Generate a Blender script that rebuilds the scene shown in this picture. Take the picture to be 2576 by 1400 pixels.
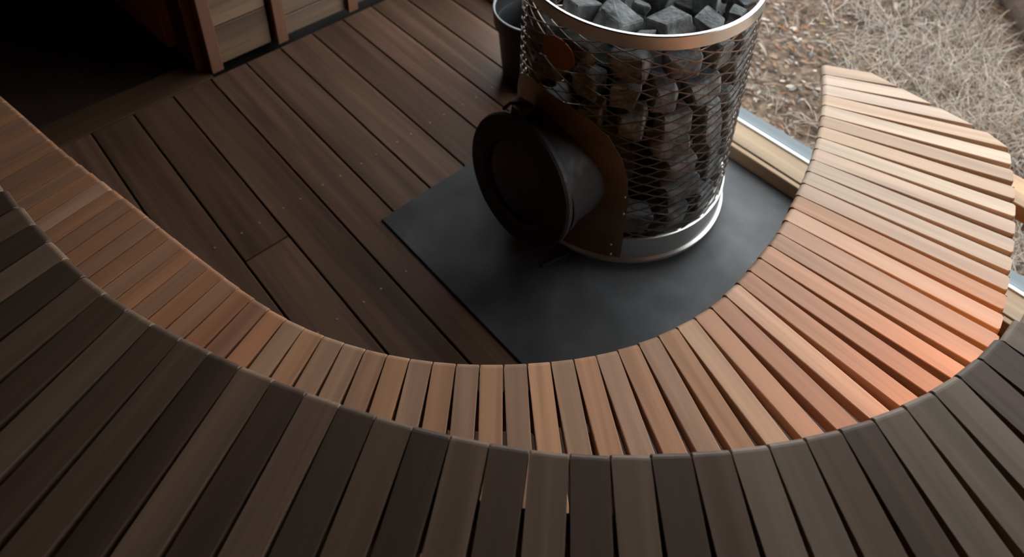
import bpy, bmesh, math, random
from mathutils import Vector, Matrix, noise

# ------------------------------------------------------------------ camera, sky, exposure
for o in list(bpy.data.objects):
    bpy.data.objects.remove(o, do_unlink=True)
SC = bpy.context.scene
COL = SC.collection
IW, IH = 2576, 1400
F_PX, PX, PY = 2019.4114, 1288.0, -8.2381          # focal length and principal point, in photo pixels
CAM = Vector((0, 0, 1.91983))
RIGHT = Vector((0.6734702, 0.7390603, 0.0150936))
DOWN = Vector((0.4272411, -0.3724994, -0.8238381))
FWD = Vector((-0.6032437, 0.5612790, -0.5666242))
cd = bpy.data.cameras.new('camera')
cam = bpy.data.objects.new('camera', cd)
COL.objects.link(cam)
m = Matrix((RIGHT, -DOWN, -FWD)).transposed().to_4x4()
m.translation = CAM
cam.matrix_world = m
cd.sensor_width = 36
cd.lens = 36 * F_PX / IW
cd.shift_y = -(IH / 2 - PY) / IW
cd.clip_start = 0.02
cd.dof.use_dof = True
cd.dof.focus_distance = 1.35
cd.dof.aperture_fstop = 4.5
SC.camera = cam

world = bpy.data.worlds.new('overcast_sky')
SC.world = world
world.use_nodes = True
bg = world.node_tree.nodes['Background']
bg.inputs[0].default_value = (0.94, 0.97, 1.0, 1)
bg.inputs[1].default_value = 6.0

SC.view_settings.view_transform = 'Standard'
SC.view_settings.look = 'None'
SC.view_settings.gamma = 1
SC.view_settings.use_curve_mapping = False
SC.view_settings.exposure = 0.0

WX, WZ, WR, WH, WY = -0.75, 0.085, 1.45, 1.88, 1.93    # window: centre x, springing z, half width, rise, inner wall plane y
RND = random.Random(7)


def at(px, py, z):
    """point where the sight line of a photo pixel meets the level plane z"""
    d = RIGHT * ((px - PX) / F_PX) + DOWN * ((py - PY) / F_PX) + FWD
    t = (z - CAM.z) / d.z
    return CAM + d * t


# ------------------------------------------------------------------ helpers
def tag(o, label=None, cat=None, group=None, kind=None):
    if label: o['label'] = label
    if cat: o['category'] = cat
    if group: o['group'] = group
    if kind: o['kind'] = kind
    return o


def empty(name, loc=(0, 0, 0)):
    o = bpy.data.objects.new(name, None)
    COL.objects.link(o)
    o.location = loc
    o.empty_display_size = 0.05
    return o


def mesh_obj(name, me, mat=None, parent=None, loc=None, rz=None, color=None):
    o = bpy.data.objects.new(name, me)
    COL.objects.link(o)
    if mat is not None and not me.materials:
        me.materials.append(mat)
    if parent is not None:
        o.parent = parent
        o.matrix_parent_inverse = Matrix.Translation(-parent.location) if parent.parent is None and parent.type == 'EMPTY' else Matrix.Identity(4)
    if loc is not None: o.location = loc
    if rz is not None: o.rotation_euler = (0, 0, rz)
    if color is not None: o.color = (*color, 1)
    return o


def bm_mesh(bm, name, smooth=False, ang=None):
    me = bpy.data.meshes.new(name)
    bmesh.ops.recalc_face_normals(bm, faces=bm.faces)
    bm.to_mesh(me)
    bm.free()
    if smooth:
        for p in me.polygons: p.use_smooth = True
        if ang:
            try: me.set_sharp_from_angle(angle=math.radians(ang))
            except Exception: pass
    return me


def add_box(bm, c, s, rz=0.0, ry=0.0, bevel=0.0):
    mt = Matrix.Translation(c) @ Matrix.Rotation(rz, 4, 'Z') @ Matrix.Rotation(ry, 4, 'Y') @ Matrix.Diagonal((s[0], s[1], s[2], 1))
    r = bmesh.ops.create_cube(bm, size=1.0, matrix=mt)
    if bevel:
        es = list({e for v in r['verts'] for e in v.link_edges})
        bmesh.ops.bevel(bm, geom=es, offset=bevel, segments=1, affect='EDGES')


def box_obj(name, lo, hi, mat, parent=None, bevel=0.0, color=None):
    bm = bmesh.new()
    c = [(a + b) / 2 for a, b in zip(lo, hi)]
    s = [b - a for a, b in zip(lo, hi)]
    add_box(bm, (0, 0, 0), s, bevel=bevel)
    return mesh_obj(name, bm_mesh(bm, name), mat, parent, loc=c, color=color)


def tube(bm, pts, r, n=8, cap=True):
    """round bar through points"""
    rings = []
    for i, p in enumerate(pts):
        p = Vector(p)
        a = Vector(pts[max(i - 1, 0)]); b = Vector(pts[min(i + 1, len(pts) - 1)])
        t = (b - a).normalized()
        u = t.orthogonal().normalized() if i == 0 else (u - t * u.dot(t)).normalized()
        v = t.cross(u)
        rings.append([bm.verts.new(p + (u * math.cos(k * math.tau / n) + v * math.sin(k * math.tau / n)) * r) for k in range(n)])
    for A, B in zip(rings, rings[1:]):
        for k in range(n):
            bm.faces.new((A[k], A[(k + 1) % n], B[(k + 1) % n], B[k]))
    if cap:
        bm.faces.new(rings[0][::-1]); bm.faces.new(rings[-1])


def lathe(bm, prof, n=64, mat=Matrix.Identity(4), closed=False):
    """prof: list of (r, z); revolve about z"""
    rings = []
    for r, z in prof:
        if r < 1e-6:
            rings.append([bm.verts.new(mat @ Vector((0, 0, z)))])
        else:
            rings.append([bm.verts.new(mat @ Vector((r * math.cos(k * math.tau / n), r * math.sin(k * math.tau / n), z))) for k in range(n)])
    seq = list(zip(rings, rings[1:])) + ([(rings[-1], rings[0])] if closed else [])
    for A, B in seq:
        if len(A) == 1 and len(B) == 1: continue
        for k in range(n):
            j = (k + 1) % n
            if len(A) == 1: bm.faces.new((A[0], B[j], B[k]))
            elif len(B) == 1: bm.faces.new((A[k], A[j], B[0]))
            else: bm.faces.new((A[k], A[j], B[j], B[k]))


# ------------------------------------------------------------------ materials
def new_mat(name):
    mt = bpy.data.materials.new(name)
    mt.use_nodes = True
    nt = mt.node_tree
    b = nt.nodes['Principled BSDF']
    return mt, nt, b


def plain(name, col, rough=0.5, metal=0.0, spec=0.5, emit=None, es=0.0):
    mt, nt, b = new_mat(name)
    b.inputs['Base Color'].default_value = (*col, 1)
    b.inputs['Roughness'].default_value = rough
    b.inputs['Metallic'].default_value = metal
    b.inputs['Specular IOR Level'].default_value = spec
    if emit:
        b.inputs['Emission Color'].default_value = (*emit, 1)
        b.inputs['Emission Strength'].default_value = es
    return mt


def wood(name, axis='X', rough=0.55, scale=1.0, contrast=0.35, spec=0.3, fine=True, bump=0.15, blotch=0.25):
    """grain runs along the object's own axis; the tint of each board comes from its object colour"""
    mt, nt, b = new_mat(name)
    N, L = nt.nodes, nt.links
    tc = N.new('ShaderNodeTexCoord')
    oi = N.new('ShaderNodeObjectInfo')
    mp = N.new('ShaderNodeMapping')
    st = {'X': (2.0, 42.0, 42.0), 'Y': (42.0, 2.0, 42.0), 'Z': (42.0, 42.0, 2.0)}[axis]
    mp.inputs['Scale'].default_value = [s * scale for s in st]
    L.new(tc.outputs['Object'], mp.inputs['Vector'])
    mul = N.new('ShaderNodeMath'); mul.operation = 'MULTIPLY'; mul.inputs[1].default_value = 97.0
    L.new(oi.outputs['Random'], mul.inputs[0])
    cx = N.new('ShaderNodeCombineXYZ')
    for k in range(3): L.new(mul.outputs[0], cx.inputs[k])
    L.new(cx.outputs[0], mp.inputs['Location'])
    n1 = N.new('ShaderNodeTexNoise'); n1.inputs['Scale'].default_value = 1.0; n1.inputs['Detail'].default_value = 5
    n1.inputs['Distortion'].default_value = 0.6
    L.new(mp.outputs[0], n1.inputs['Vector'])
    n2 = N.new('ShaderNodeTexNoise'); n2.inputs['Scale'].default_value = 0.12 / scale * 1.0; n2.inputs['Detail'].default_value = 3
    L.new(mp.outputs[0], n2.inputs['Vector'])
    r1 = N.new('ShaderNodeMapRange'); r1.inputs[1].default_value = 0.3; r1.inputs[2].default_value = 0.7
    r1.inputs[3].default_value = 1 - contrast; r1.inputs[4].default_value = 1 + contrast * 0.6
    L.new(n1.outputs['Fac'], r1.inputs[0])
    r2 = N.new('ShaderNodeMapRange'); r2.inputs[1].default_value = 0.35; r2.inputs[2].default_value = 0.65
    r2.inputs[3].default_value = 1 - blotch; r2.inputs[4].default_value = 1 + blotch * 0.6
    L.new(n2.outputs['Fac'], r2.inputs[0])
    mm = N.new('ShaderNodeMath'); mm.operation = 'MULTIPLY'
    L.new(r1.outputs[0], mm.inputs[0]); L.new(r2.outputs[0], mm.inputs[1])
    vm = N.new('ShaderNodeVectorMath'); vm.operation = 'SCALE'
    L.new(oi.outputs['Color'], vm.inputs[0]); L.new(mm.outputs[0], vm.inputs['Scale'])
    L.new(vm.outputs[0], b.inputs['Base Color'])
    b.inputs['Roughness'].default_value = rough
    b.inputs['Specular IOR Level'].default_value = spec
    bp = N.new('ShaderNodeBump'); bp.inputs['Strength'].default_value = bump; bp.inputs['Distance'].default_value = 0.002
    L.new(n1.outputs['Fac'], bp.inputs['Height']); L.new(bp.outputs[0], b.inputs['Normal'])
    return mt


def mottled(name, c1, c2, scale=8, rough=(0.4, 0.7), detail=6, metal=0.0, bump=0.1, spec=0.5, c3=None):
    mt, nt, b = new_mat(name)
    N, L = nt.nodes, nt.links
    tc = N.new('ShaderNodeTexCoord')
    n1 = N.new('ShaderNodeTexNoise'); n1.inputs['Scale'].default_value = scale; n1.inputs['Detail'].default_value = detail
    L.new(tc.outputs['Object'], n1.inputs['Vector'])
    cr = N.new('ShaderNodeValToRGB')
    cr.color_ramp.elements[0].position = 0.35; cr.color_ramp.elements[0].color = (*c1, 1)
    cr.color_ramp.elements[1].position = 0.68; cr.color_ramp.elements[1].color = (*c2, 1)
    if c3:
        e = cr.color_ramp.elements.new(0.52); e.color = (*c3, 1)
    L.new(n1.outputs['Fac'], cr.inputs[0]); L.new(cr.outputs[0], b.inputs['Base Color'])
    n2 = N.new('ShaderNodeTexNoise'); n2.inputs['Scale'].default_value = scale * 3; n2.inputs['Detail'].default_value = 4
    L.new(tc.outputs['Object'], n2.inputs['Vector'])
    mr = N.new('ShaderNodeMapRange'); mr.inputs[1].default_value = 0.3; mr.inputs[2].default_value = 0.7
    mr.inputs[3].default_value = rough[0]; mr.inputs[4].default_value = rough[1]
    L.new(n2.outputs['Fac'], mr.inputs[0]); L.new(mr.outputs[0], b.inputs['Roughness'])
    b.inputs['Metallic'].default_value = metal
    b.inputs['Specular IOR Level'].default_value = spec
    bp = N.new('ShaderNodeBump'); bp.inputs['Strength'].default_value = bump; bp.inputs['Distance'].default_value = 0.01
    L.new(n2.outputs['Fac'], bp.inputs['Height']); L.new(bp.outputs[0], b.inputs['Normal'])
    return mt


M_CEDAR = wood('cedar', 'X', rough=0.5, contrast=0.22, blotch=0.22)
M_DECK = wood('deck_hardwood', 'X', rough=0.5, contrast=0.4, blotch=0.35, scale=0.7, spec=0.35)
M_WALLX = wood('wall_boards', 'X', rough=0.6, contrast=0.3, blotch=0.3, scale=0.6)
M_WALLY = wood('wall_boards_y', 'Y', rough=0.6, contrast=0.3, blotch=0.3, scale=0.6)
M_POST = wood('posts', 'Z', rough=0.6, contrast=0.25, blotch=0.2)
M_STEEL = plain('brushed_steel', (0.62, 0.60, 0.57), 0.28, 1.0)
M_MESH = plain('mesh_steel', (0.24, 0.185, 0.155), 0.42, 0.85)
M_COLLAR = mottled('heat_tinted_steel', (0.20, 0.13, 0.085), (0.30, 0.20, 0.13), 6, (0.35, 0.5), metal=0.75, bump=0.02)
M_BLACK = mottled('black_painted_steel', (0.010, 0.010, 0.011), (0.017, 0.017, 0.019), 14, (0.55, 0.75), bump=0.03, spec=0.35)
M_DOORGLASS = plain('sooty_door_glass', (0.010, 0.006, 0.004), 0.22)
M_BADGE = plain('copper_badge', (0.26, 0.085, 0.02), 0.5, 0.3)
M_STONE = mottled('sauna_stone', (0.07, 0.072, 0.073), (0.22, 0.228, 0.228), 22, (0.75, 0.95), bump=0.5, c3=(0.14, 0.146, 0.147))
M_PLATE = mottled('blued_steel_plate', (0.028, 0.027, 0.027), (0.11, 0.113, 0.12), 3.4, (0.42, 0.62), bump=0.03, c3=(0.060, 0.060, 0.063), detail=12, spec=0.35)
M_BUCKET = plain('black_pail', (0.008, 0.008, 0.009), 0.45)
M_RIM = plain('grey_pail_rim', (0.30, 0.33, 0.35), 0.35)
M_WHITE = plain('white_glazing_bead', (0.9, 0.9, 0.88), 0.35)
M_FLASH = plain('grey_flashing', (0.10, 0.118, 0.13), 0.7, 0.0, 0.15)
M_SCREW = plain('screw_head', (0.30, 0.28, 0.26), 0.5, 0.5)
M_DARK = plain('dark_recess', (0.012, 0.009, 0.007), 0.9, spec=0.1)
M_LAMP = plain('warm_lamp_globe', (0.9, 0.5, 0.2), 0.4, emit=(1.0, 0.36, 0.07), es=60.0)
M_SOIL = mottled('leaf_litter_soil', (0.040, 0.027, 0.019), (0.16, 0.115, 0.083), 34, (0.9, 1.0), detail=10, bump=0.8, spec=0.1, c3=(0.095, 0.063, 0.044))
m, nt, b = new_mat('window_glass')
N, L = nt.nodes, nt.links
N.remove(b)
tr = N.new('ShaderNodeBsdfTransparent'); tr.inputs[0].default_value = (0.97, 0.985, 0.98, 1)
gl = N.new('ShaderNodeBsdfGlossy'); gl.inputs['Roughness'].default_value = 0.0
lw = N.new('ShaderNodeLayerWeight'); lw.inputs[0].default_value = 0.5
pw = N.new('ShaderNodeMath'); pw.operation = 'POWER'; pw.inputs[1].default_value = 5.0
L.new(lw.outputs['Facing'], pw.inputs[0])
fr = N.new('ShaderNodeMath'); fr.operation = 'MULTIPLY_ADD'; fr.inputs[1].default_value = 0.9; fr.inputs[2].default_value = 0.035
L.new(pw.outputs[0], fr.inputs[0])
mx = N.new('ShaderNodeMixShader')
L.new(fr.outputs[0], mx.inputs[0]); L.new(tr.outputs[0], mx.inputs[1]); L.new(gl.outputs[0], mx.inputs[2])
L.new(mx.outputs[0], N['Material Output'].inputs[0])
M_GLASS = m

# tints (linear base colours)
def jit(c, a, rnd=RND):
    k = 1 + rnd.uniform(-a, a)
    return tuple(max(0.0, x * k * (1 + rnd.uniform(-a, a) * 0.15)) for x in c)


# ------------------------------------------------------------------ floor
floor = tag(empty('floor'), 'dark brown hardwood deck floor with narrow gaps', kind='structure')
DECK = (0.135, 0.074, 0.047)
Y0 = 0.2965
XE = -2.375
k0, k1 = -9, 12
screw_bm = bmesh.new()
bmesh.ops.create_cone(screw_bm, cap_ends=True, segments=10, radius1=0.0036, radius2=0.0032, depth=0.0022)
SCREW = bm_mesh(screw_bm, 'screw'); SCREW.materials.append(M_SCREW)


def deck_mesh(length):
    bm = bmesh.new()
    add_box(bm, (0, 0, 0), (length, 0.1345, 0.022), bevel=0.0018)
    return bm_mesh(bm, 'deck_board')


def deck_board(x0, x1, yc, shade):
    me = deck_mesh(x1 - x0)
    o = mesh_obj('deck_board', me, M_DECK, floor, loc=((x0 + x1) / 2, yc, -0.011), color=jit(tuple(c * shade for c in DECK), 0.12))
    for jx in (-1.662, -1.23, -0.80, -0.37, 0.06, 0.49):
        if not (x0 + 0.01 < jx < x1 - 0.01): continue
        for dy in (-0.031, 0.029):
            s = mesh_obj('screw', SCREW, None, o)
            s.matrix_parent_inverse = Matrix.Identity(4)
            s.location = (jx - (x0 + x1) / 2 + RND.uniform(-0.003, 0.003), dy + RND.uniform(-0.003, 0.003), 0.0112)
    return o


shade_of = {1: 0.95, 2: 0.88, 3: 1.05, 4: 0.9, 5: 1.1, 6: 0.85, 7: 1.1, 8: 1.15, 9: 1.2}
for k in range(k0, k1):
    yc = Y0 + (k + 0.5) * 0.1402
    if yc > 1.93: break
    x1 = 0.78
    sh = shade_of.get(k, 1.0)
    if k == 1:
        deck_board(XE, -1.5645, yc, sh * 0.85)
        deck_board(-1.5605, x1, yc, sh * 1.1)
    else:
        deck_board(XE, x1, yc, sh)
box_obj('floor_underlay', (-2.6, -1.0, -0.08), (0.8, 2.02, -0.045), M_DARK, floor)

# ------------------------------------------------------------------ walls, ceiling, vestibule
WALLC = (0.20, 0.125, 0.078)
wl = tag(empty('wall_left'), kind='structure')
XW = -2.41
box_obj('backing', (-2.54, 0.74, 0.0), (-2.435, 2.03, 2.3), M_DARK, wl)
box_obj('backing', (-2.54, -1.0, 0.0), (-2.435, -0.32, 2.3), M_DARK, wl)
# cladding boards; each bay is boarded on its own between the battens
def clad(y0, y1, first, hgt, tint):
    z = 0.012
    h = first
    j = 0
    while z < 2.28:
        z1 = min(z + h, 2.295)
        col = jit(tint, 0.14)
        if j == 0: col = tuple(c * 0.85 for c in col)
        box_obj('cladding_board', (XW - 0.022, y0, z + 0.0025), (XW, y1, z1 - 0.0025), M_WALLY, wl, bevel=0.003, color=col)
        z = z1; h = hgt; j += 1
clad(0.782, 0.985, 0.168, 0.135, WALLC)
clad(1.048, 1.32, 0.092, 0.135, (0.23, 0.155, 0.10))
clad(1.365, 1.93, 0.092, 0.135, WALLC)
clad(-1.0, -0.40, 0.135, 0.135, WALLC)
for (y0, y1) in ((0.735, 0.779), (1.003, 1.047), (1.321, 1.364), (-0.40, -0.32)):
    box_obj('batten', (XW - 0.03, y0, 0.002), (XW + 0.020, y1, 2.295), M_POST, wl, bevel=0.002, color=jit((0.21, 0.10, 0.06), 0.05))
box_obj('door_jamb', (-2.60, 0.700, 0.0), (XW - 0.031, 0.738, 2.1), M_POST, wl, color=(0.10, 0.045, 0.03))
box_obj('door_jamb', (-2.60, -0.36, 0.0), (XW - 0.031, -0.322, 2.1), M_POST, wl, color=(0.10, 0.045, 0.03))
box_obj('lintel', (-2.60, -0.36, 2.1), (XW, 0.738, 2.3), M_WALLY, wl, color=(0.12, 0.06, 0.04))

tag(box_obj('trim_1', (-2.515, -0.32, -0.022), (-2.379, 0.732, 0.001), M_WALLY, bevel=0.002, color=(0.07, 0.036, 0.02)), 'dark timber threshold board across the doorway', kind='structure')
d1 = tag(empty('door_1', (-2.62, 0.672, 0.0)), kind='structure')
a = math.atan2(0.622 - 0.667, -3.128 + 2.594)
bm = bmesh.new(); add_box(bm, (0.40, -0.02, 1.02), (0.80, 0.04, 2.0), bevel=0.003)
lf = mesh_obj('door_leaf', bm_mesh(bm, 'door_leaf'), M_POST, d1, loc=(-2.62, 0.672, 0), rz=a, color=(0.30, 0.12, 0.055))
vs = tag(empty('wall_vestibule'), kind='structure')
box_obj('panel', (-3.75, -1.0, -0.03), (-3.70, 1.1, 2.3), M_WALLY, vs, color=(0.10, 0.06, 0.04))
box_obj('panel', (-3.75, -1.05, -0.03), (-2.55, -1.0, 2.3), M_WALLX, vs, color=(0.10, 0.06, 0.04))
box_obj('panel', (-3.75, 1.05, -0.03), (-2.55, 1.1, 2.3), M_WALLX, vs, color=(0.10, 0.06, 0.04))
tag(box_obj('floor_vestibule', (-3.75, -1.05, -0.07), (-2.517, 1.1, -0.02), M_WALLX, color=(0.035, 0.022, 0.016)), kind='structure')

tag(box_obj('ceiling', (-3.8, -1.1, 2.3), (0.9, 2.05, 2.36), M_WALLX, color=(0.085, 0.048, 0.03)), kind='structure')
tag(box_obj('wall_back', (-2.54, -1.06, -0.05), (0.86, -1.0, 2.3), M_WALLX, color=(0.085, 0.048, 0.03)), kind='structure')
tag(box_obj('wall_right', (0.80, -1.06, -0.05), (0.86, 2.05, 2.3), M_WALLY, color=(0.10, 0.056, 0.034)), kind='structure')

# window wall with the round-headed opening
bm = bmesh.new()
n = 72
xa, xb, zt = -2.54, 0.86, 2.3
def rim(t, y, r=WR):
    c, s_ = math.cos(t), math.sin(t)
    ra, rb = r, r + WH - WR
    k = (abs(c / ra) ** 4 + abs(s_ / rb) ** 4) ** -0.25
    return Vector((WX + c * k, y, WZ + s_ * k))
def outer(t, y):
    c, s = math.cos(t), math.sin(t)
    k = 1e9
    if c > 1e-9: k = min(k, (xb - WX) / c)
    if c < -1e-9: k = min(k, (xa - WX) / c)
    if s > 1e-9: k = min(k, (zt - WZ) / s)
    return Vector((WX + c * k, y, WZ + s * k))
ts = [math.pi * i / n for i in range(n + 1)]
ts = sorted(set(ts + [math.atan2(zt - WZ, xb - WX), math.atan2(zt - WZ, xa - WX)]))
Y2 = WY + 0.10
prev = None
for t in ts:
    cur = [bm.verts.new(v) for v in (rim(t, WY), outer(t, WY), outer(t, Y2), rim(t, Y2))]
    if prev:
        for q in range(4):
            bm.faces.new((prev[q], cur[q], cur[(q + 1) % 4], prev[(q + 1) % 4]))
    prev = cur
add_box(bm, ((WX + WR + xb) / 2 + 0.002, (WY + Y2) / 2, 0.0175), (xb - WX - WR, 0.10, 0.135))
add_box(bm, ((WX - WR + xa) / 2 - 0.002, (WY + Y2) / 2, 0.0175), (WX - WR - xa, 0.10, 0.135))
ww = mesh_obj('wall_window', bm_mesh(bm, 'wall_window'), M_WALLX, color=(0.17, 0.09, 0.055))
tag(ww, kind='structure')

win = tag(empty('window_1', (WX, WY, 0.0)), 'wide window with rounded upper corners over a low timber sill', kind='structure')
bm = bmesh.new()
prev = None
for i in range(n + 1):
    t = math.pi * i / n
    cur = [bm.verts.new(v) for v in (rim(t, WY - 0.012, WR - 0.03), rim(t, WY - 0.012, WR + 0.02), rim(t, Y2 + 0.005, WR + 0.02), rim(t, Y2 + 0.005, WR - 0.03))]
    if prev:
        for q in range(4): bm.faces.new((prev[q], cur[q], cur[(q + 1) % 4], prev[(q + 1) % 4]))
    prev = cur
mesh_obj('arch_frame', bm_mesh(bm, 'arch_frame', True, 40), M_WALLX, win, color=(0.13, 0.06, 0.04))
bm = bmesh.new()
fv = [[bm.verts.new(rim(math.pi * i / n, y, WR - 0.012)) for i in range(n + 1)] for y in (WY + 0.004, WY + 0.010)]
for row, flip in zip(fv, (1, -1)):
    b0 = [bm.verts.new((row[-1].co.x, row[-1].co.y, 0.062)), bm.verts.new((row[0].co.x, row[0].co.y, 0.062))]
    bm.faces.new((row + b0)[::flip])
mesh_obj('glass_pane', bm_mesh(bm, 'glass_pane'), M_GLASS, win)
SX0, SX1 = WX - WR - 0.02, WX + WR + 0.03
box_obj('sill', (SX0, 1.833, 0.0), (SX1, 1.925, 0.056), M_WALLX, win, bevel=0.002, color=(0.31, 0.215, 0.132))
box_obj('sill_nosing', (SX0, 1.812, 0.0), (SX1, 1.8305, 0.053), M_WALLX, win, bevel=0.002, color=(0.30, 0.195, 0.117))
box_obj('glazing_bead', (SX0, 1.922, 0.02), (SX1, 1.934, 0.062), M_WHITE, win, bevel=0.001)
box_obj('flashing', (SX0, 1.9345, 0.02), (SX1, 1.998, 0.050), M_FLASH, win)
box_obj('flashing_drop', (SX0, 1.994, -0.15), (SX1, 1.999, 0.045), M_FLASH, win)

# ------------------------------------------------------------------ benches
H_LOW, H_UP = 0.49, 0.94
# gap between neighbouring slats: (slat index, front end pixel, far end pixel)
LOW = [(0, 60, 289, 0, 321), (5, 175, 389, 36, 468), (11, 343, 516, 177, 632), (13, 404, 568, 236, 687), (20, 639, 746, 521, 862),
       (22, 723, 798, 630, 911), (24, 816, 839, 745, 959), (26, 921, 873, 862, 1004), (28, 1032, 896, 993, 1041), (30, 1148, 909, 1130, 1075),
       (32, 1266, 911, 1270, 1105), (34, 1384, 904, 1416, 1125), (36, 1498, 889, 1571, 1132), (37, 1551, 876, 1654, 1129), (39, 1653, 840, 1817, 1119),
       (41, 1744, 795, 1986, 1093), (42, 1785, 769, 2083, 1071), (43, 1821, 739, 2167, 1046), (44, 1851, 707, 2247, 1016), (45, 1881, 677, 2319, 982),
       (46, 1905, 643, 2376, 946), (47, 1931, 613, 2430, 907), (48, 1955, 582, 2476, 871), (49, 1973, 552, 2508, 830), (50, 1987, 518, 2531, 789),
       (51, 2002, 487, 2538, 741), (52, 2016, 457, 2546, 695), (53, 2029, 427, 2547, 646), (54, 2040, 398, 2551, 596), (55, 2049, 371, 2551, 550),
       (56, 2056, 343, 2544, 505), (57, 2062, 315, 2537, 461), (58, 2066, 289, 2533, 418), (59, 2068, 261, 2524, 374), (60, 2070, 236, 2465, 324),
       (61, 2070, 211, 2358, 266), (62, 2070, 186, 2270, 219), (63, 2066, 161, 2210, 181)]
UPP = [(0, 53, 515, 0, 543), (1, 94, 558, 0, 611), (2, 129, 600, 0, 683), (3, 170, 644, 0, 762), (4, 214, 690, 47, 817), (5, 267, 732, 103, 873),
       (6, 327, 771, 0, 1076), (7, 388, 808, 36, 1183), (8, 461, 843, 69, 1293), (9, 533, 879, 184, 1331), (10, 608, 914, 317, 1327), (11, 692, 948, 446, 1331),
       (12, 773, 980, 583, 1331), (14, 948, 1038, 839, 1293), (15, 1042, 1066, 948, 1314), (16, 1136, 1087, 1074, 1314), (17, 1233, 1106, 1188, 1336),
       (18, 1333, 1123, 1310, 1344), (19, 1433, 1136, 1426, 1340), (20, 1535, 1138, 1552, 1340), (21, 1636, 1136, 1664, 1353), (22, 1737, 1130, 1784, 1344),
       (23, 1836, 1124, 1906, 1353), (24, 1930, 1111, 2022, 1353), (25, 2020, 1094, 2144, 1353), (26, 2112, 1074, 2269, 1353), (27, 2191, 1046, 2384, 1344),
       (28, 2271, 1014, 2504, 1331), (29, 2339, 978, 2576, 1250), (30, 2406, 939, 2576, 1109), (31, 2457, 894, 2576, 995), (32, 2509, 847, 2576, 894)]


def gap_line(rows, z, lo, hi):
    """positions and headings of the slat joints for every index from lo to hi"""
    ks, ps, an = [], [], []
    for k, ax, ay, bx, by in rows:
        p = at(ax, ay, z); q = at(bx, by, z)
        ks.append(k); ps.append(p); an.append(math.atan2(q.y - p.y, q.x - p.x))
    for i in range(1, len(an)):
        while an[i] - an[i - 1] > math.pi: an[i] -= math.tau
        while an[i] - an[i - 1] < -math.pi: an[i] += math.tau
    def catmull(vals, k):
        i = 0
        while i < len(ks) - 2 and k >= ks[i + 1]: i += 1
        t = (k - ks[i]) / (ks[i + 1] - ks[i])
        if t < 0 or t > 1 or True:
            pass
        v0, v1 = vals[i], vals[i + 1]
        if k < ks[0] or k > ks[-1]:
            return v0 + (v1 - v0) * t
        dm = lambda j: (vals[min(j + 1, len(vals) - 1)] - vals[max(j - 1, 0)]) * (1.0 / (ks[min(j + 1, len(ks) - 1)] - ks[max(j - 1, 0)]))
        h = ks[i + 1] - ks[i]
        m0, m1 = dm(i) * h, dm(i + 1) * h
        t2, t3 = t * t, t * t * t
        return v0 * (2 * t3 - 3 * t2 + 1) + m0 * (t3 - 2 * t2 + t) + v1 * (-2 * t3 + 3 * t2) + m1 * (t3 - t2)
    P = {k: catmull(ps, k) for k in range(lo, hi + 1)}
    A = {k: catmull(an, k) for k in range(lo, hi + 1)}
    for _ in range(6):                                     # even out reading errors of the headings
        A = {k: (A[max(k - 1, lo)] + 2 * A[k] + A[min(k + 1, hi)]) / 4 for k in A}
    for _ in range(1):
        P = {k: (P[k] if k in (lo, hi) else (P[k - 1] + 4 * P[k] + P[k + 1]) / 6) for k in P}
    return P, A


def slat_mesh(length, width, thick, rr=0.011, end='square', cut=None):
    """one slat: front end at x=0 with a rounded upper edge, running along +x, top at z=0"""
    bm = bmesh.new()
    prof = [(0.003, -thick), (0.0, -thick + 0.003), (0.0, -rr)]
    for i in range(1, 5):
        a_ = math.pi / 2 * i / 5
        prof.append((rr - rr * math.cos(a_), -rr + rr * math.sin(a_)))
    prof += [(rr, 0.0)]
    top_end = [(length, 0.0), (length, -thick)]
    w = width / 2
    def xr(x, side):
        if x < length or cut is None: return x
        return cut[0] if side < 0 else cut[1]
    rows = []
    for side in (-1, 1):
        rows.append([bm.verts.new((xr(x, side), side * w, z)) for x, z in prof + top_end])
    A, B = rows
    n_ = len(A)
    for i in range(n_):
        j = (i + 1) % n_
        bm.faces.new((A[i], A[j], B[j], B[i]))
    bm.faces.new(A[::-1]); bm.faces.new(B)
    es = [e for e in bm.edges if abs(e.verts[0].co.y - e.verts[1].co.y) < 1e-6 and max(e.verts[0].co.z, e.verts[1].co.z) > -thick + 0.004]
    bmesh.ops.bevel(bm, geom=es, offset=0.0014, segments=1, affect='EDGES')
    if end == 'round':
        ee = [e for e in bm.edges if abs(e.verts[0].co.z - e.verts[1].co.z) > thick * 0.5 and min(e.verts[0].co.x, e.verts[1].co.x) > length * 0.5]
        if ee: bmesh.ops.bevel(bm, geom=ee, offset=0.004, segments=2, affect='EDGES')
    return bm_mesh(bm, 'slat')


def ribbon(name, pts, z0, z1, thick, mat, parent, color):
    """curved bearer standing on edge"""
    bm = bmesh.new()
    rows = []
    for i, p in enumerate(pts):
        a_ = pts[max(i - 1, 0)]; b_ = pts[min(i + 1, len(pts) - 1)]
        t = (b_ - a_); nrm = Vector((-t.y, t.x, 0)).normalized() * thick / 2
        rows.append([bm.verts.new((q.x, q.y, z)) for q, z in ((p + nrm, z0), (p + nrm, z1), (p - nrm, z1), (p - nrm, z0))])
    for A, B in zip(rows, rows[1:]):
        for q in range(4): bm.faces.new((A[q], B[q], B[(q + 1) % 4], A[(q + 1) % 4]))
    bm.faces.new(rows[0][::-1]); bm.faces.new(rows[-1])
    return mesh_obj(name, bm_mesh(bm, name), mat, parent, color=color)


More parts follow.
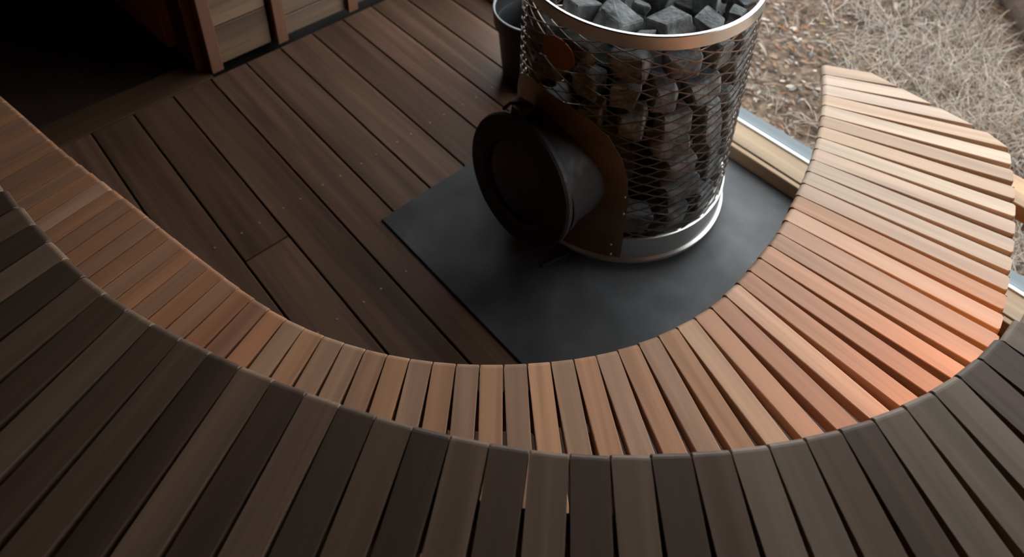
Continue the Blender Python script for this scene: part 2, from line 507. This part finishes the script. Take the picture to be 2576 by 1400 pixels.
# lower bench
P, A = gap_line(LOW, H_LOW, -8, 63)
lb = tag(empty('lower_bench', (-0.5, 0.9, 0)), 'curved lower bench of orange cedar slats sweeping round the stove', 'bench')
LIGHT = (0.55, 0.345, 0.225); WARM = (0.51, 0.272, 0.152); GREY = (0.43, 0.255, 0.162); RED = (0.43, 0.235, 0.145); DAYLIT = (0.43, 0.315, 0.23)
pal = [WARM, GREY, LIGHT, RED]
rl = random.Random(11)
std = {}
SW = 0.0426
Y_CUT = 1.921
for k in range(-8, 63):
    p0, p1 = P[k], P[k + 1]
    c = (p0 + p1) / 2
    an = (A[k] + A[k + 1]) / 2
    d = Vector((math.cos(an), math.sin(an), 0)); s = Vector((-d.y, d.x, 0))
    length = 0.447 if k >= 47 else 0.46
    end, cut = 'round', None
    if k >= 56:                                            # the far slats are trimmed along the window
        cuts = []
        for sd in (-1, 1):
            e = c + s * (sd * SW / 2)
            t = (Y_CUT - e.y) / d.y
            cuts.append(min(length, t))
        if min(cuts) < length:
            cut = cuts; end = 'square'
            length = max(min(length, max(cuts)), max(cuts))
    if cut or k >= 47:
        me = slat_mesh(length, SW, 0.028, end=end, cut=cut)
    else:
        me = std.get(0) or std.setdefault(0, slat_mesh(length, SW, 0.028, end=end))
    if k >= 40: tone = pal[(0, 3, 2, 1)[rl.randrange(4)]] if k < 51 else [DAYLIT, (0.45, 0.295, 0.195), (0.385, 0.27, 0.19), DAYLIT][rl.randrange(4)]  # slats at the window end paled, its cool daylight put into their tone
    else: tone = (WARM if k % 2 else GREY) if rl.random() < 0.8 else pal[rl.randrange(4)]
    if k < 22: tone = (tone[0] * 0.86, tone[1] * 0.76, tone[2] * 0.72)  # warm dim light of the left end put into the slat tint
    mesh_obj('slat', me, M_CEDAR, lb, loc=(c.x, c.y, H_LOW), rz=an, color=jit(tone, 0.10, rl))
off = lambda o_, z=0: [((P[k] + P[k + 1]) / 2) + Vector((math.cos((A[k] + A[k + 1]) / 2), math.sin((A[k] + A[k + 1]) / 2), 0)) * o_ for k in range(-8, 61 if o_ > 0.2 else 63)]
ribbon('bearer', off(0.055), H_LOW - 0.118, H_LOW - 0.029, 0.028, M_WALLX, lb, (0.30, 0.16, 0.085))
ribbon('bearer', off(0.36)[:62], H_LOW - 0.118, H_LOW - 0.029, 0.028, M_WALLX, lb, (0.30, 0.16, 0.085))
for k in (-4, 10, 24, 36, 46):
    for o_ in (0.085, 0.33):
        an = A[k]; q = P[k] + Vector((math.cos(an), math.sin(an), 0)) * o_
        bm = bmesh.new(); add_box(bm, (0, 0, (H_LOW - 0.03) / 2 + 0.0005), (0.04, 0.04, H_LOW - 0.031), bevel=0.002)
        mesh_obj('leg', bm_mesh(bm, 'leg'), M_POST, lb, loc=(q.x, q.y, 0), rz=an, color=(0.26, 0.14, 0.08))
# ledger that carries the trimmed slats beside the window
box_obj('ledger', (-0.62, 1.765, H_LOW - 0.076), (0.10, 1.862, H_LOW - 0.030), M_WALLX, lb, bevel=0.002, color=(0.56, 0.36, 0.21))

# upper bench
P, A = gap_line(UPP, H_UP, -8, 34)
ub = tag(empty('upper_bench', (-0.2, 0.4, 0)), 'curved upper bench of cedar slats, darkened by shade put into their tint, with rounded front edges', 'bench')
ru = random.Random(5)
UW = 0.0462
U1 = (0.235, 0.150, 0.102); U2 = (0.130, 0.080, 0.055); U3 = (0.285, 0.202, 0.143)  # cedar darkened to hold the foreground's fade; lightest tone only towards the right
for k in range(-8, 34):
    c = (P[k] + P[k + 1]) / 2
    an = (A[k] + A[k + 1]) / 2
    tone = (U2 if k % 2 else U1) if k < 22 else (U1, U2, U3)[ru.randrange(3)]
    me_u = slat_mesh(0.52, min(0.0485, (P[k + 1] - P[k]).length - 0.0012), 0.03, rr=0.009)
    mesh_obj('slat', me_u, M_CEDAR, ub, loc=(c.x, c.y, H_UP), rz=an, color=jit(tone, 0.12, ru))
off = lambda o_: [((P[k] + P[k + 1]) / 2) + Vector((math.cos((A[k] + A[k + 1]) / 2), math.sin((A[k] + A[k + 1]) / 2), 0)) * o_ for k in range(-8, 34)]
ribbon('bearer', off(0.07), H_UP - 0.13, H_UP - 0.031, 0.03, M_WALLX, ub, (0.11, 0.06, 0.036))
ribbon('bearer', off(0.43), H_UP - 0.13, H_UP - 0.031, 0.03, M_WALLX, ub, (0.11, 0.06, 0.036))
for k in (-5, 6, 16, 25, 32):
    an = A[k]
    for o_ in (0.475,):
        q = P[k] + Vector((math.cos(an), math.sin(an), 0)) * o_
        bm = bmesh.new(); add_box(bm, (0, 0, (H_UP - 0.032) / 2 + 0.0005), (0.045, 0.045, H_UP - 0.033), bevel=0.002)
        mesh_obj('leg', bm_mesh(bm, 'leg'), M_POST, ub, loc=(q.x, q.y, 0), rz=an, color=(0.22, 0.12, 0.07))

# warm lamps tucked under the upper bench
def lamp(name, loc, label, es):
    t = tag(empty(name, loc), label, 'lamp', 'lamps under the upper bench')
    bm = bmesh.new(); add_box(bm, (0, 0, -0.012), (0.09, 0.09, 0.02), bevel=0.004)
    mesh_obj('base', bm_mesh(bm, 'base'), M_WALLX, t, loc=loc, color=(0.25, 0.14, 0.08))
    bm = bmesh.new(); lathe(bm, [(0.0, -0.085), (0.018, -0.082), (0.032, -0.068), (0.038, -0.048), (0.036, -0.0225)], 20)
    mt = M_LAMP.copy(); mt.node_tree.nodes['Principled BSDF'].inputs['Emission Strength'].default_value = es
    mesh_obj('globe', bm_mesh(bm, 'globe', True), mt, t, loc=loc)

# ------------------------------------------------------------------ steel hearth plate
hp = box_obj('hearth_plate', (-1.428, 0.812, 0.0005), (-0.425, 1.808, 0.0065), M_PLATE, bevel=0.0015)
tag(hp, 'square dark blue-grey steel plate lying on the deck under the stove', 'plate')

# ------------------------------------------------------------------ stove
SX, SY, SR = -1.0554, 1.4442, 0.311
stove = tag(empty('sauna_stove', (SX, SY, 0.0065)), 'round wire-mesh sauna stove with a black tunnel door and steel rims', 'stove')
T = Matrix.Translation((SX, SY, 0))
def part(name, bm, mat, smooth=True, ang=35, parent=stove, color=None):
    return mesh_obj(name, bm_mesh(bm, name, smooth, ang), mat, parent, color=color)
bm = bmesh.new()                                            # base band with a flange at the foot
lathe(bm, [(0.0, 0.036), (0.318, 0.036), (0.3235, 0.038), (0.3235, 0.046), (0.3165, 0.052), (0.3155, 0.128), (0.309, 0.130), (0.309, 0.06), (0.0, 0.06)], 96, T)
part('base_band', bm, M_STEEL)
for k in range(4):
    a = math.radians(20 + 90 * k)
    bm = bmesh.new(); bmesh.ops.create_cone(bm, cap_ends=True, segments=14, radius1=0.014, radius2=0.014, depth=0.0295, matrix=Matrix.Translation((SX + 0.27 * math.cos(a), SY + 0.27 * math.sin(a), 0.0213)))
    part('foot', bm, M_STEEL)
bm = bmesh.new()
lathe(bm, [(0.3145, 0.787), (0.3145, 0.823), (0.312, 0.8255), (0.306, 0.8255), (0.3045, 0.823), (0.3045, 0.787)], 96, T, closed=True)
part('top_ring', bm, M_STEEL)
bm = bmesh.new()
lathe(bm, [(0.0, 0.061), (0.185, 0.061), (0.185, 0.57), (0.12, 0.60), (0.0, 0.60)], 40, T)
part('firebox', bm, M_BLACK)
# expanded-metal basket
bm = bmesh.new()
NC, pitch = 22, 0.0335
z_lo, z_hi = 0.126, 0.789
rowsn = int(round((z_hi - z_lo) / (pitch / 2)))
dz = (z_hi - z_lo) / rowsn
def strand(p0, p1, wid=0.0027, th=0.0014):
    (a0, zz0), (a1, zz1) = p0, p1
    seg = 3
    prev = None
    for i in range(seg + 1):
        t = i / seg
        s = t * t * (3 - 2 * t) * 0.5 + t * 0.5
        a_ = a0 + (a1 - a0) * t; z_ = zz0 + (zz1 - zz0) * s
        cur = []
        for rr_, w_ in ((SR - th, -wid / 2), (SR + th, -wid / 2 + 0.0008), (SR + th, wid / 2 + 0.0008), (SR - th, wid / 2)):
            cur.append(bm.verts.new((SX + rr_ * math.cos(a_), SY + rr_ * math.sin(a_), z_ + w_)))
        if prev:
            for q in range(4): bm.faces.new((prev[q], cur[q], cur[(q + 1) % 4], prev[(q + 1) % 4]))
        prev = cur
da = math.tau / NC
for j in range(rowsn):
    for i in range(NC):
        a0 = (i + 0.5 * (j % 2)) * da
        strand((a0, z_lo + j * dz), (a0 + da / 2, z_lo + (j + 1) * dz))
        strand((a0, z_lo + j * dz), (a0 - da / 2, z_lo + (j + 1) * dz))
part('mesh_basket', bm, M_MESH, False)
# collar sheet round the fire tunnel
TH = math.radians(-90.5)
prof_c = [(0, 0.562), (12, 0.560), (22, 0.540), (31, 0.503), (38, 0.435), (42, 0.36), (43.6, 0.28), (44, 0.126)]
bm = bmesh.new()
def ctop(d):
    d = abs(d)
    for (d0, z0_), (d1_, z1_) in zip(prof_c, prof_c[1:]):
        if d <= d1_: return z0_ + (z1_ - z0_) * (d - d0) / (d1_ - d0)
    return 0.126
degs = [x * 0.5 for x in range(-87, 88)]
prev = None
for dg in degs:
    a_ = TH + math.radians(dg); tz = ctop(dg)
    cur = [[bm.verts.new((SX + r_ * math.cos(a_), SY + r_ * math.sin(a_), z_)) for z_ in (0.054, tz)] for r_ in (SR + 0.0055, SR + 0.0072)]
    ring = [cur[0][0], cur[0][1], cur[1][1], cur[1][0]]
    if prev:
        for q in range(4): bm.faces.new((prev[q], ring[q], ring[(q + 1) % 4], prev[(q + 1) % 4]))
    else: bm.faces.new(ring)
    prev = ring
bm.faces.new(prev[::-1])
part('collar', bm, M_COLLAR, True, 30)
for dg, z_ in ((42.0, 0.235), (41.6, 0.30), (38.0, 0.105), (38.5, 0.065)):
    a_ = TH + math.radians(dg); r_ = SR + 0.0085
    bm = bmesh.new()
    bmesh.ops.create_uvsphere(bm, u_segments=8, v_segments=6, radius=0.0035, matrix=Matrix.Translation((SX + r_ * math.cos(a_), SY + r_ * math.sin(a_), z_)))
    part('rivet', bm, M_SCREW)
# oval copper badge hooked on the mesh
bm = bmesh.new()
ba, bz = math.radians(-88.2), 0.703
NB = 28
front, back = [], []
for rr_, lst in ((SR + 0.007, front), (SR + 0.004, back)):
    for i in range(NB):
        t = math.tau * i / NB
        a_ = ba + math.radians(9.3) * math.cos(t); z_ = bz + 0.046 * math.sin(t)
        lst.append(bm.verts.new((SX + rr_ * math.cos(a_), SY + rr_ * math.sin(a_), z_)))
bm.faces.new(front); bm.faces.new(back[::-1])
for i in range(NB): bm.faces.new((front[i], front[(i + 1) % NB], back[(i + 1) % NB], back[i]))
part('badge', bm, M_BADGE, False)
# fire tunnel and door; the tunnel looks out along TH
TZ = 0.312
def axis_mat(dist, z, tilt=0.0, th=TH):
    nrm = Vector((math.cos(th) * math.cos(tilt), math.sin(th) * math.cos(tilt), math.sin(tilt)))
    u = Vector((-math.sin(th), math.cos(th), 0)); v = nrm.cross(u)
    mt = Matrix((u, v, nrm)).transposed().to_4x4()
    mt.translation = Vector((SX + dist * math.cos(th), SY + dist * math.sin(th), z))
    return mt
bm = bmesh.new()
lathe(bm, [(0.168, 0.15), (0.168, 0.395), (0.150, 0.396), (0.150, 0.15)], 56, axis_mat(0, TZ), closed=True)
part('fire_tunnel', bm, M_BLACK)
bm = bmesh.new()
lathe(bm, [(0.176, 0.375), (0.176, 0.392), (0.166, 0.392), (0.166, 0.375)], 56, axis_mat(0, TZ), closed=True)
part('tunnel_flange', bm, M_BLACK)
DM = axis_mat(0.421, TZ, math.radians(8), math.radians(-91.5))
bm = bmesh.new()
lathe(bm, [(0.0, -0.022), (0.182, -0.022), (0.1895, -0.016), (0.1900, -0.004), (0.186, 0.003), (0.172, 0.007), (0.128, 0.008), (0.120, 0.004), (0.118, -0.004), (0.0, -0.004)], 64, DM)
door = part('door', bm, M_BLACK, True, 25)
bm = bmesh.new()
lathe(bm, [(0.0, 0.0065), (0.06, 0.0055), (0.100, 0.002), (0.1175, -0.0035)], 48, DM)
part('door_glass', bm, M_DOORGLASS, True, None, parent=door)
bm = bmesh.new()                                            # latch block on the top of the door
for (cx_, cy_, cz_, s_) in ((-0.055, -0.188, -0.035, (0.030, 0.022, 0.05)), (-0.085, -0.176, -0.05, (0.018, 0.03, 0.03))):
    bmesh.ops.create_cube(bm, size=1.0, matrix=DM @ Matrix.Translation((cx_, -cy_, cz_)) @ Matrix.Diagonal((*s_, 1)))
tube(bm, [DM @ Vector((-0.10, 0.168, -0.012)), DM @ Vector((-0.085, 0.195, -0.02)), DM @ Vector((-0.05, 0.207, -0.045))], 0.005, 8)
part('latch', bm, M_BLACK, False)
bm = bmesh.new()
tube(bm, [(-0.985, 1.052, 0.012), (-0.966, 1.128, 0.013), (-0.958, 1.20, 0.03)], 0.005, 8)
part('damper_rod', bm, M_BLACK)

# ------------------------------------------------------------------ sauna stones
rs = random.Random(23)
def stone_mesh(rx, ry, rz, seed, n_=15):
    r_ = random.Random(seed)
    bm = bmesh.new()
    for sx in (-1, 1):
        for sy in (-1, 1):
            for sz in (-1, 1):
                k = r_.uniform(0.66, 0.88)
                bm.verts.new((rx * sx * k * r_.uniform(0.75, 1.1), ry * sy * k * r_.uniform(0.75, 1.1), rz * sz * k * r_.uniform(0.75, 1.1)))
    for ax in range(3):
        for sg in (-1, 1):
            if r_.random() < 0.55:
                v = [r_.uniform(-0.4, 0.4) for _ in range(3)]; v[ax] = sg * r_.uniform(0.85, 1.0)
                bm.verts.new((rx * v[0], ry * v[1], rz * v[2]))
    bmesh.ops.convex_hull(bm, input=bm.verts)
    bmesh.ops.delete(bm, geom=[v for v in bm.verts if not v.link_faces], context='VERTS')
    bmesh.ops.dissolve_limit(bm, angle_limit=math.radians(14), verts=bm.verts, edges=bm.edges)
    bmesh.ops.bevel(bm, geom=list(bm.edges), offset=min(rx, ry, rz) * 0.09, segments=1, affect='EDGES')
    return bm_mesh(bm, 'sauna_stone')
def stone(loc, rx, ry, rz, rot, where):
    o = mesh_obj('sauna_stone', stone_mesh(rx, ry, rz, rs.random(), rs.choice((11, 13, 15, 18))), M_STONE)
    o.location = loc; o.rotation_euler = rot
    if where == 'side': tag(o, 'dark grey angular stone packed behind the stove\'s wire mesh', 'stone', 'stones behind the stove mesh')
    elif where == 'slab': tag(o, 'largest stone on the stove, a broad dark slab against the rim above the copper badge', 'stone', 'stones on top of the stove')
    elif where == 'bed': tag(o, 'shadowed stone in the layer under the top stones of the stove', 'stone', 'stones under the top layer')
    else: tag(o, 'blue-grey angular stone lying on top of the stove inside its rim', 'stone', 'stones on top of the stove')
z = 0.170
row = 0
while z < 0.735:
    hh = rs.uniform(0.040, 0.050)
    a = math.radians(-165 + rs.uniform(0, 10))
    while a < math.radians(95):
        wd = rs.uniform(0.040, 0.066)
        st = 2 * wd / 0.262
        ac = a + st / 2
        dg = math.degrees(ac) - math.degrees(TH)
        zc = z + rs.uniform(-0.006, 0.006)
        hidden = abs(dg) < 50 and zc + hh < ctop(min(abs(dg) + 5, 43.9)) + 0.03 and abs(dg) < 41
        near_tunnel = math.hypot(0.26 * math.sin(math.radians(dg)), zc - TZ) < 0.168 + 0.042 and abs(dg) < 80
        if not hidden and not near_tunnel:
            rad = 0.044
            rc = SR - 0.003 - rad
            stone((SX + rc * math.cos(ac), SY + rc * math.sin(ac), zc), rad * 0.98, wd * 1.0, hh * 1.03, (rs.uniform(-0.12, 0.12), rs.uniform(-0.1, 0.1), ac), 'side')
        a += st
    z += hh * 2 * 0.98
    row += 1
# crown of stones inside the rim: one big slab, then two loose layers
def pack(n_max, z0, zj, lim, tight, first=()):
    got = list(first)
    tries = 0
    while len(got) < n_max and tries < 9000:
        tries += 1
        rr_ = rs.uniform(0.036, 0.060) if tries < 2500 else rs.uniform(0.024, 0.040)
        a_ = rs.uniform(0, math.tau); q = math.sqrt(rs.random()) * (lim - rr_ * 1.03)
        x_, y_ = q * math.cos(a_), q * math.sin(a_)
        if all(math.hypot(x_ - t[0], y_ - t[1]) > (rr_ + (t[3] + t[4]) / 2) * tight for t in got):
            got.append((x_, y_, z0 + rs.uniform(-zj, zj), rr_ * 1.08, rr_ * rs.uniform(0.88, 1.05), rr_ * rs.uniform(0.60, 0.8)))
    return got
for i, (x_, y_, z_, a_, b_, c_) in enumerate(pack(60, 0.788, 0.008, 0.302, 0.95, [(-0.105, -0.185, 0.788, 0.085, 0.060, 0.036)])):
    stone((SX + x_, SY + y_, z_), a_, b_, c_, (rs.uniform(-0.3, 0.3), rs.uniform(-0.3, 0.3), rs.uniform(0, 6.28) if i else 0.75), 'top' if i else 'slab')
for i, (x_, y_, z_, a_, b_, c_) in enumerate(pack(34, 0.690, 0.003, 0.210, 1.0)):
    stone((SX + x_, SY + y_, z_), a_, b_, c_, (rs.uniform(-0.3, 0.3), rs.uniform(-0.3, 0.3), rs.uniform(0, 6.28)), 'bed')
# lower bed that the crown rests on
bm = bmesh.new(); lathe(bm, [(0.0, 0.622), (0.20, 0.622), (0.20, 0.612), (0.0, 0.612)], 40, T)
part('inner_grate', bm, M_BLACK)

# ------------------------------------------------------------------ pail
bk = tag(empty('water_pail', (-1.612, 1.622, 0.0)), 'black pail with a pale grey rim standing on the deck behind the stove', 'bucket')
TB = Matrix.Translation((-1.612, 1.622, 0))
bm = bmesh.new()
lathe(bm, [(0.0, 0.001), (0.112, 0.001), (0.118, 0.006), (0.140, 0.245), (0.153, 0.252), (0.156, 0.308), (0.149, 0.308), (0.145, 0.25), (0.136, 0.24), (0.113, 0.012), (0.0, 0.012)], 56, TB)
mesh_obj('body', bm_mesh(bm, 'body', True, 40), M_BUCKET, bk)
bm = bmesh.new()
lathe(bm, [(0.1480, 0.307), (0.1505, 0.3125), (0.1545, 0.3125), (0.1565, 0.307)], 56, TB, closed=True)
mesh_obj('rim', bm_mesh(bm, 'rim', True, 60), M_RIM, bk)

lamp('bench_lamp', (0.06, 1.20, 0.78), 'warm globe lamp under the end of the upper bench by the window', 62.0)
_q = at(18, 1206, 0.74)
lamp('bench_lamp', (_q.x, _q.y, 0.80), 'warm globe lamp under the long run of the upper bench', 8.0)

# ------------------------------------------------------------------ outdoors
GZ = -0.30
LGX, LGY = -0.55, 3.87                                  # middle of the fallen log
LGD = Vector((-0.618, 0.786))
def near_log(x, y):
    q = Vector((x - LGX, y - LGY))
    return abs(q.dot(LGD)) < 0.62 and abs(q.x * LGD.y - q.y * LGD.x) < 0.24
bm = bmesh.new()
nx, ny = 90, 90
gx0, gx1, gy0, gy1 = -4.5, 3.5, 2.0, 9.0
def gh(x, y):
    v = Vector((x, y, 0))
    return GZ + 0.035 * noise.noise(v * 1.3) + 0.015 * noise.noise(v * 5.0) + 0.02 * max(0, y - 2.4)
vs_ = [[bm.verts.new((gx0 + (gx1 - gx0) * i / nx, gy0 + (gy1 - gy0) * (j / ny) ** 1.5, 0)) for i in range(nx + 1)] for j in range(ny + 1)]
for r_ in vs_:
    for v in r_: v.co.z = gh(v.co.x, v.co.y)
for j in range(ny):
    for i in range(nx): bm.faces.new((vs_[j][i], vs_[j][i + 1], vs_[j + 1][i + 1], vs_[j + 1][i]))
gr = mesh_obj('ground', bm_mesh(bm, 'ground', True), M_SOIL)
tag(gr, kind='structure')
tag(box_obj('ground_under', (-30, 2.0, -0.6), (30, 60, -0.50), M_SOIL), kind='structure')

def multi_mesh(name, verts, faces, midx, mats):
    me = bpy.data.meshes.new(name)
    me.from_pydata(verts, [], faces)
    for mt in mats: me.materials.append(mt)
    me.polygons.foreach_set('material_index', midx)
    me.update()
    return mesh_obj(name, me)

def grassness(x, y):
    """0 on the bare litter beside the sill, 1 in the tussocks"""
    d = 0.6 * (y - 3.05) + 1.2 * (x + 1.0) + 0.22 * noise.noise(Vector((x * 1.8, y * 1.8, 3)))
    return max(0.0, min(1.0, 0.5 + d * 1.6))

rg = random.Random(3)
GM = [plain('straw_pale', (0.29, 0.24, 0.195), 0.8, spec=0.2), plain('straw_tan', (0.215, 0.16, 0.115), 0.8, spec=0.2),
      plain('straw_grey', (0.21, 0.185, 0.16), 0.8, spec=0.2), plain('straw_brown', (0.085, 0.048, 0.032), 0.8, spec=0.2), plain('straw_olive', (0.13, 0.118, 0.075), 0.8, spec=0.2)]
V, F_, MI = [], [], []
def blade(x, y, z, az, lean, ln, w, mi):
    dx, dy = math.cos(az), math.sin(az)
    px_, py_ = -dy * w, dx * w
    pts = []
    for t in (0.0, 0.5, 1.0):
        r_ = ln * t * math.sin(lean * (0.6 + 0.6 * t)); h_ = ln * t * math.cos(lean * (0.6 + 0.6 * t))
        pts.append((x + dx * r_, y + dy * r_, z + max(h_, 0.004)))
    b0 = len(V)
    V.extend([(pts[0][0] - px_, pts[0][1] - py_, pts[0][2]), (pts[0][0] + px_, pts[0][1] + py_, pts[0][2]),
              (pts[1][0] - px_ * .8, pts[1][1] - py_ * .8, pts[1][2]), (pts[1][0] + px_ * .8, pts[1][1] + py_ * .8, pts[1][2]), pts[2]])
    F_.extend([(b0, b0 + 1, b0 + 3, b0 + 2), (b0 + 2, b0 + 3, b0 + 4)]); MI.extend([mi, mi])
cnt = 0
while cnt < 5200:
    x = rg.uniform(-2.6, 1.0); y = rg.uniform(2.05, 5.4)
    g = grassness(x, y)
    if rg.random() > 0.035 + g or near_log(x, y): continue
    cnt += 1
    z = gh(x, y)
    tuft_az = rg.uniform(0, 6.28)
    for q in range(7):
        blade(x + rg.gauss(0, 0.02), y + rg.gauss(0, 0.02), z, tuft_az + rg.gauss(0, 0.9), rg.uniform(0.35, 1.5), rg.uniform(0.06, 0.22) * (0.55 + 0.5 * g), rg.uniform(0.0012, 0.0026),
              rg.choices(range(5), (4, 4, 4, 2, 1.2))[0])
go = multi_mesh('dry_grass', V, F_, MI, GM)
tag(go, 'dry straw-coloured grass growing outside the window', 'grass', kind='stuff')

LM = [plain('litter_brown', (0.068, 0.038, 0.024), 0.85, spec=0.2), plain('litter_tan', (0.16, 0.10, 0.066), 0.85, spec=0.2), plain('litter_grey', (0.135, 0.12, 0.11), 0.85, spec=0.2),
      plain('litter_pale', (0.27, 0.225, 0.185), 0.85, spec=0.2), plain('litter_dark', (0.022, 0.016, 0.013), 0.85, spec=0.2), plain('litter_rust', (0.15, 0.06, 0.027), 0.85, spec=0.2)]
V, F_, MI = [], [], []
for i in range(9000):
    x = rg.uniform(-2.4, 0.8); y = rg.uniform(2.01, 4.6)
    if rg.random() > 1.05 - 0.5 * grassness(x, y) or near_log(x, y): continue
    z = gh(x, y) + rg.uniform(0.001, 0.010)
    az = rg.uniform(0, 6.28); l_ = rg.uniform(0.004, 0.018); w_ = l_ * rg.uniform(0.25, 0.8)
    if rg.random() < 0.15: l_ = rg.uniform(0.03, 0.08); w_ = 0.0016
    c_, s_ = math.cos(az), math.sin(az)
    ti = rg.uniform(-0.4, 0.4)
    b0 = len(V)
    for (u, v) in ((-1, -0.2), (-0.2, -1), (0.8, -0.5), (1, 0.3), (0.1, 1), (-0.8, 0.7)):
        V.append((x + u * l_ * c_ - v * w_ * s_, y + u * l_ * s_ + v * w_ * c_, z + u * l_ * ti + 0.002))
    F_.append(tuple(range(b0, b0 + 6))); MI.append(rg.choices(range(6), (5, 5, 3, 3, 3, 2))[0])
lo = multi_mesh('leaf_litter', V, F_, MI, LM)
tag(lo, 'fine bark chips, twigs and leaf litter on the ground outside', 'litter', kind='stuff')

# the leaves and bark pieces one can pick out
LC = {'orange': plain('leaf_orange', (0.30, 0.13, 0.03), 0.6), 'tan': plain('leaf_tan', (0.27, 0.18, 0.11), 0.7), 'pale': plain('bark_pale', (0.40, 0.33, 0.25), 0.7),
      'grey': plain('leaf_grey', (0.15, 0.14, 0.135), 0.7), 'rust': plain('leaf_rust', (0.16, 0.06, 0.027), 0.7), 'yellow': plain('leaf_yellow', (0.34, 0.23, 0.08), 0.65)}
def leaf(px, py, ang, ln, wd, kind, label, name='fallen_leaf', cat='leaf'):
    p = at(px, py, GZ + 0.02)
    for _ in range(3):
        p = at(px, py, gh(p.x, p.y) + 0.014)
    bm = bmesh.new()
    n_ = 9
    rows = []
    for i in range(n_ + 1):
        t = i / n_
        w_ = wd * (math.sin(math.pi * min(1, t * 0.96 + 0.02)) ** 0.75) / 2
        x = (t - 0.5) * ln
        bend = 0.10 * ln * (1 - (2 * t - 1) ** 2)
        rows.append([bm.verts.new((x, s * w_, bend + abs(s) * w_ * 0.35)) for s in (-1, 0, 1)])
    for Ar, Br in zip(rows, rows[1:]):
        for q in range(2): bm.faces.new((Ar[q], Br[q], Br[q + 1], Ar[q + 1]))
    r = bmesh.ops.solidify(bm, geom=list(bm.faces), thickness=0.0012)
    o = mesh_obj(name, bm_mesh(bm, name, True), LC[kind], loc=p)
    o.rotation_euler = (rg.uniform(-0.15, 0.15), rg.uniform(-0.1, 0.1), ang)
    tag(o, label, cat, 'fallen leaves outside the window' if cat == 'leaf' else 'bark strips outside the window')
leaf(1918, 125, -0.55, 0.105, 0.022, 'pale', 'long pale bark strip on the bare soil beside the stove', 'bark_strip', 'bark')
leaf(2252, 18, -1.1, 0.10, 0.030, 'pale', 'short broad pale bark strip lying in the dry grass', 'bark_strip', 'bark')
leaf(2138, 145, 1.2, 0.060, 0.016, 'yellow', 'slim yellow leaf just past the tip of the lower bench')
leaf(1961, 67, 0.3, 0.030, 0.022, 'orange', 'small bright orange leaf near the dark soil patch')
leaf(1990, 123, -0.2, 0.045, 0.022, 'orange', 'larger orange curled leaf on the leaf litter')
leaf(2070, 60, 0.6, 0.032, 0.020, 'yellow', 'small yellow leaf among grey twigs')
leaf(1931, 272, 1.0, 0.035, 0.014, 'yellow', 'narrow golden leaf on the soil close to the sill')
for i, (px_, py_, kd) in enumerate(((1945, 225, 'grey'), (2047, 30, 'rust'), (2110, 138, 'orange'), (2256, 58, 'orange'), (1972, 100, 'tan'), (2025, 115, 'rust'), (2080, 125, 'tan'), (2225, 125, 'tan'),
                                    (2010, 255, 'grey'), (2200, 170, 'tan'), (2232, 130, 'rust'), (2330, 60, 'rust'), (2420, 70, 'tan'), (2460, 230, 'rust'), (2560, 330, 'rust'), (1900, 235, 'tan'), (2040, 140, 'grey'), (2090, 145, 'grey'),
                                    (1960, 165, 'tan'), (2000, 40, 'tan'), (2140, 30, 'rust'), (1985, 285, 'tan'), (2300, 110, 'grey'), (2395, 150, 'tan'))):
    lab = {'grey': 'dull grey dry leaf on the ground outside', 'rust': 'rust-brown dry leaf on the ground outside', 'tan': 'light tan dry leaf on the ground outside', 'orange': 'small orange leaf resting among dry grass stems'}[kd]
    leaf(px_, py_, rg.uniform(0, 6.28), rg.uniform(0.02, 0.045), rg.uniform(0.012, 0.022), kd, lab)

# dark fallen log at the edge of the view
lg = tag(empty('fallen_log', (LGX, LGY, gh(LGX, LGY))), 'dark brown rounded log lying in the dry grass', 'log')
bm = bmesh.new()
lathe(bm, [(0.0, -0.5), (0.15, -0.49), (0.17, -0.45), (0.175, 0.0), (0.165, 0.45), (0.14, 0.5), (0.0, 0.5)], 24, Matrix.Translation((LGX, LGY, gh(LGX, LGY) + 0.14)) @ Matrix.Rotation(math.radians(38.2), 4, 'Z') @ Matrix.Rotation(math.radians(90), 4, 'X'))
mesh_obj('bark', bm_mesh(bm, 'bark', True, 50), mottled('dark_bark', (0.02, 0.012, 0.008), (0.045, 0.027, 0.018), 20, (0.8, 1.0), bump=0.6), lg)
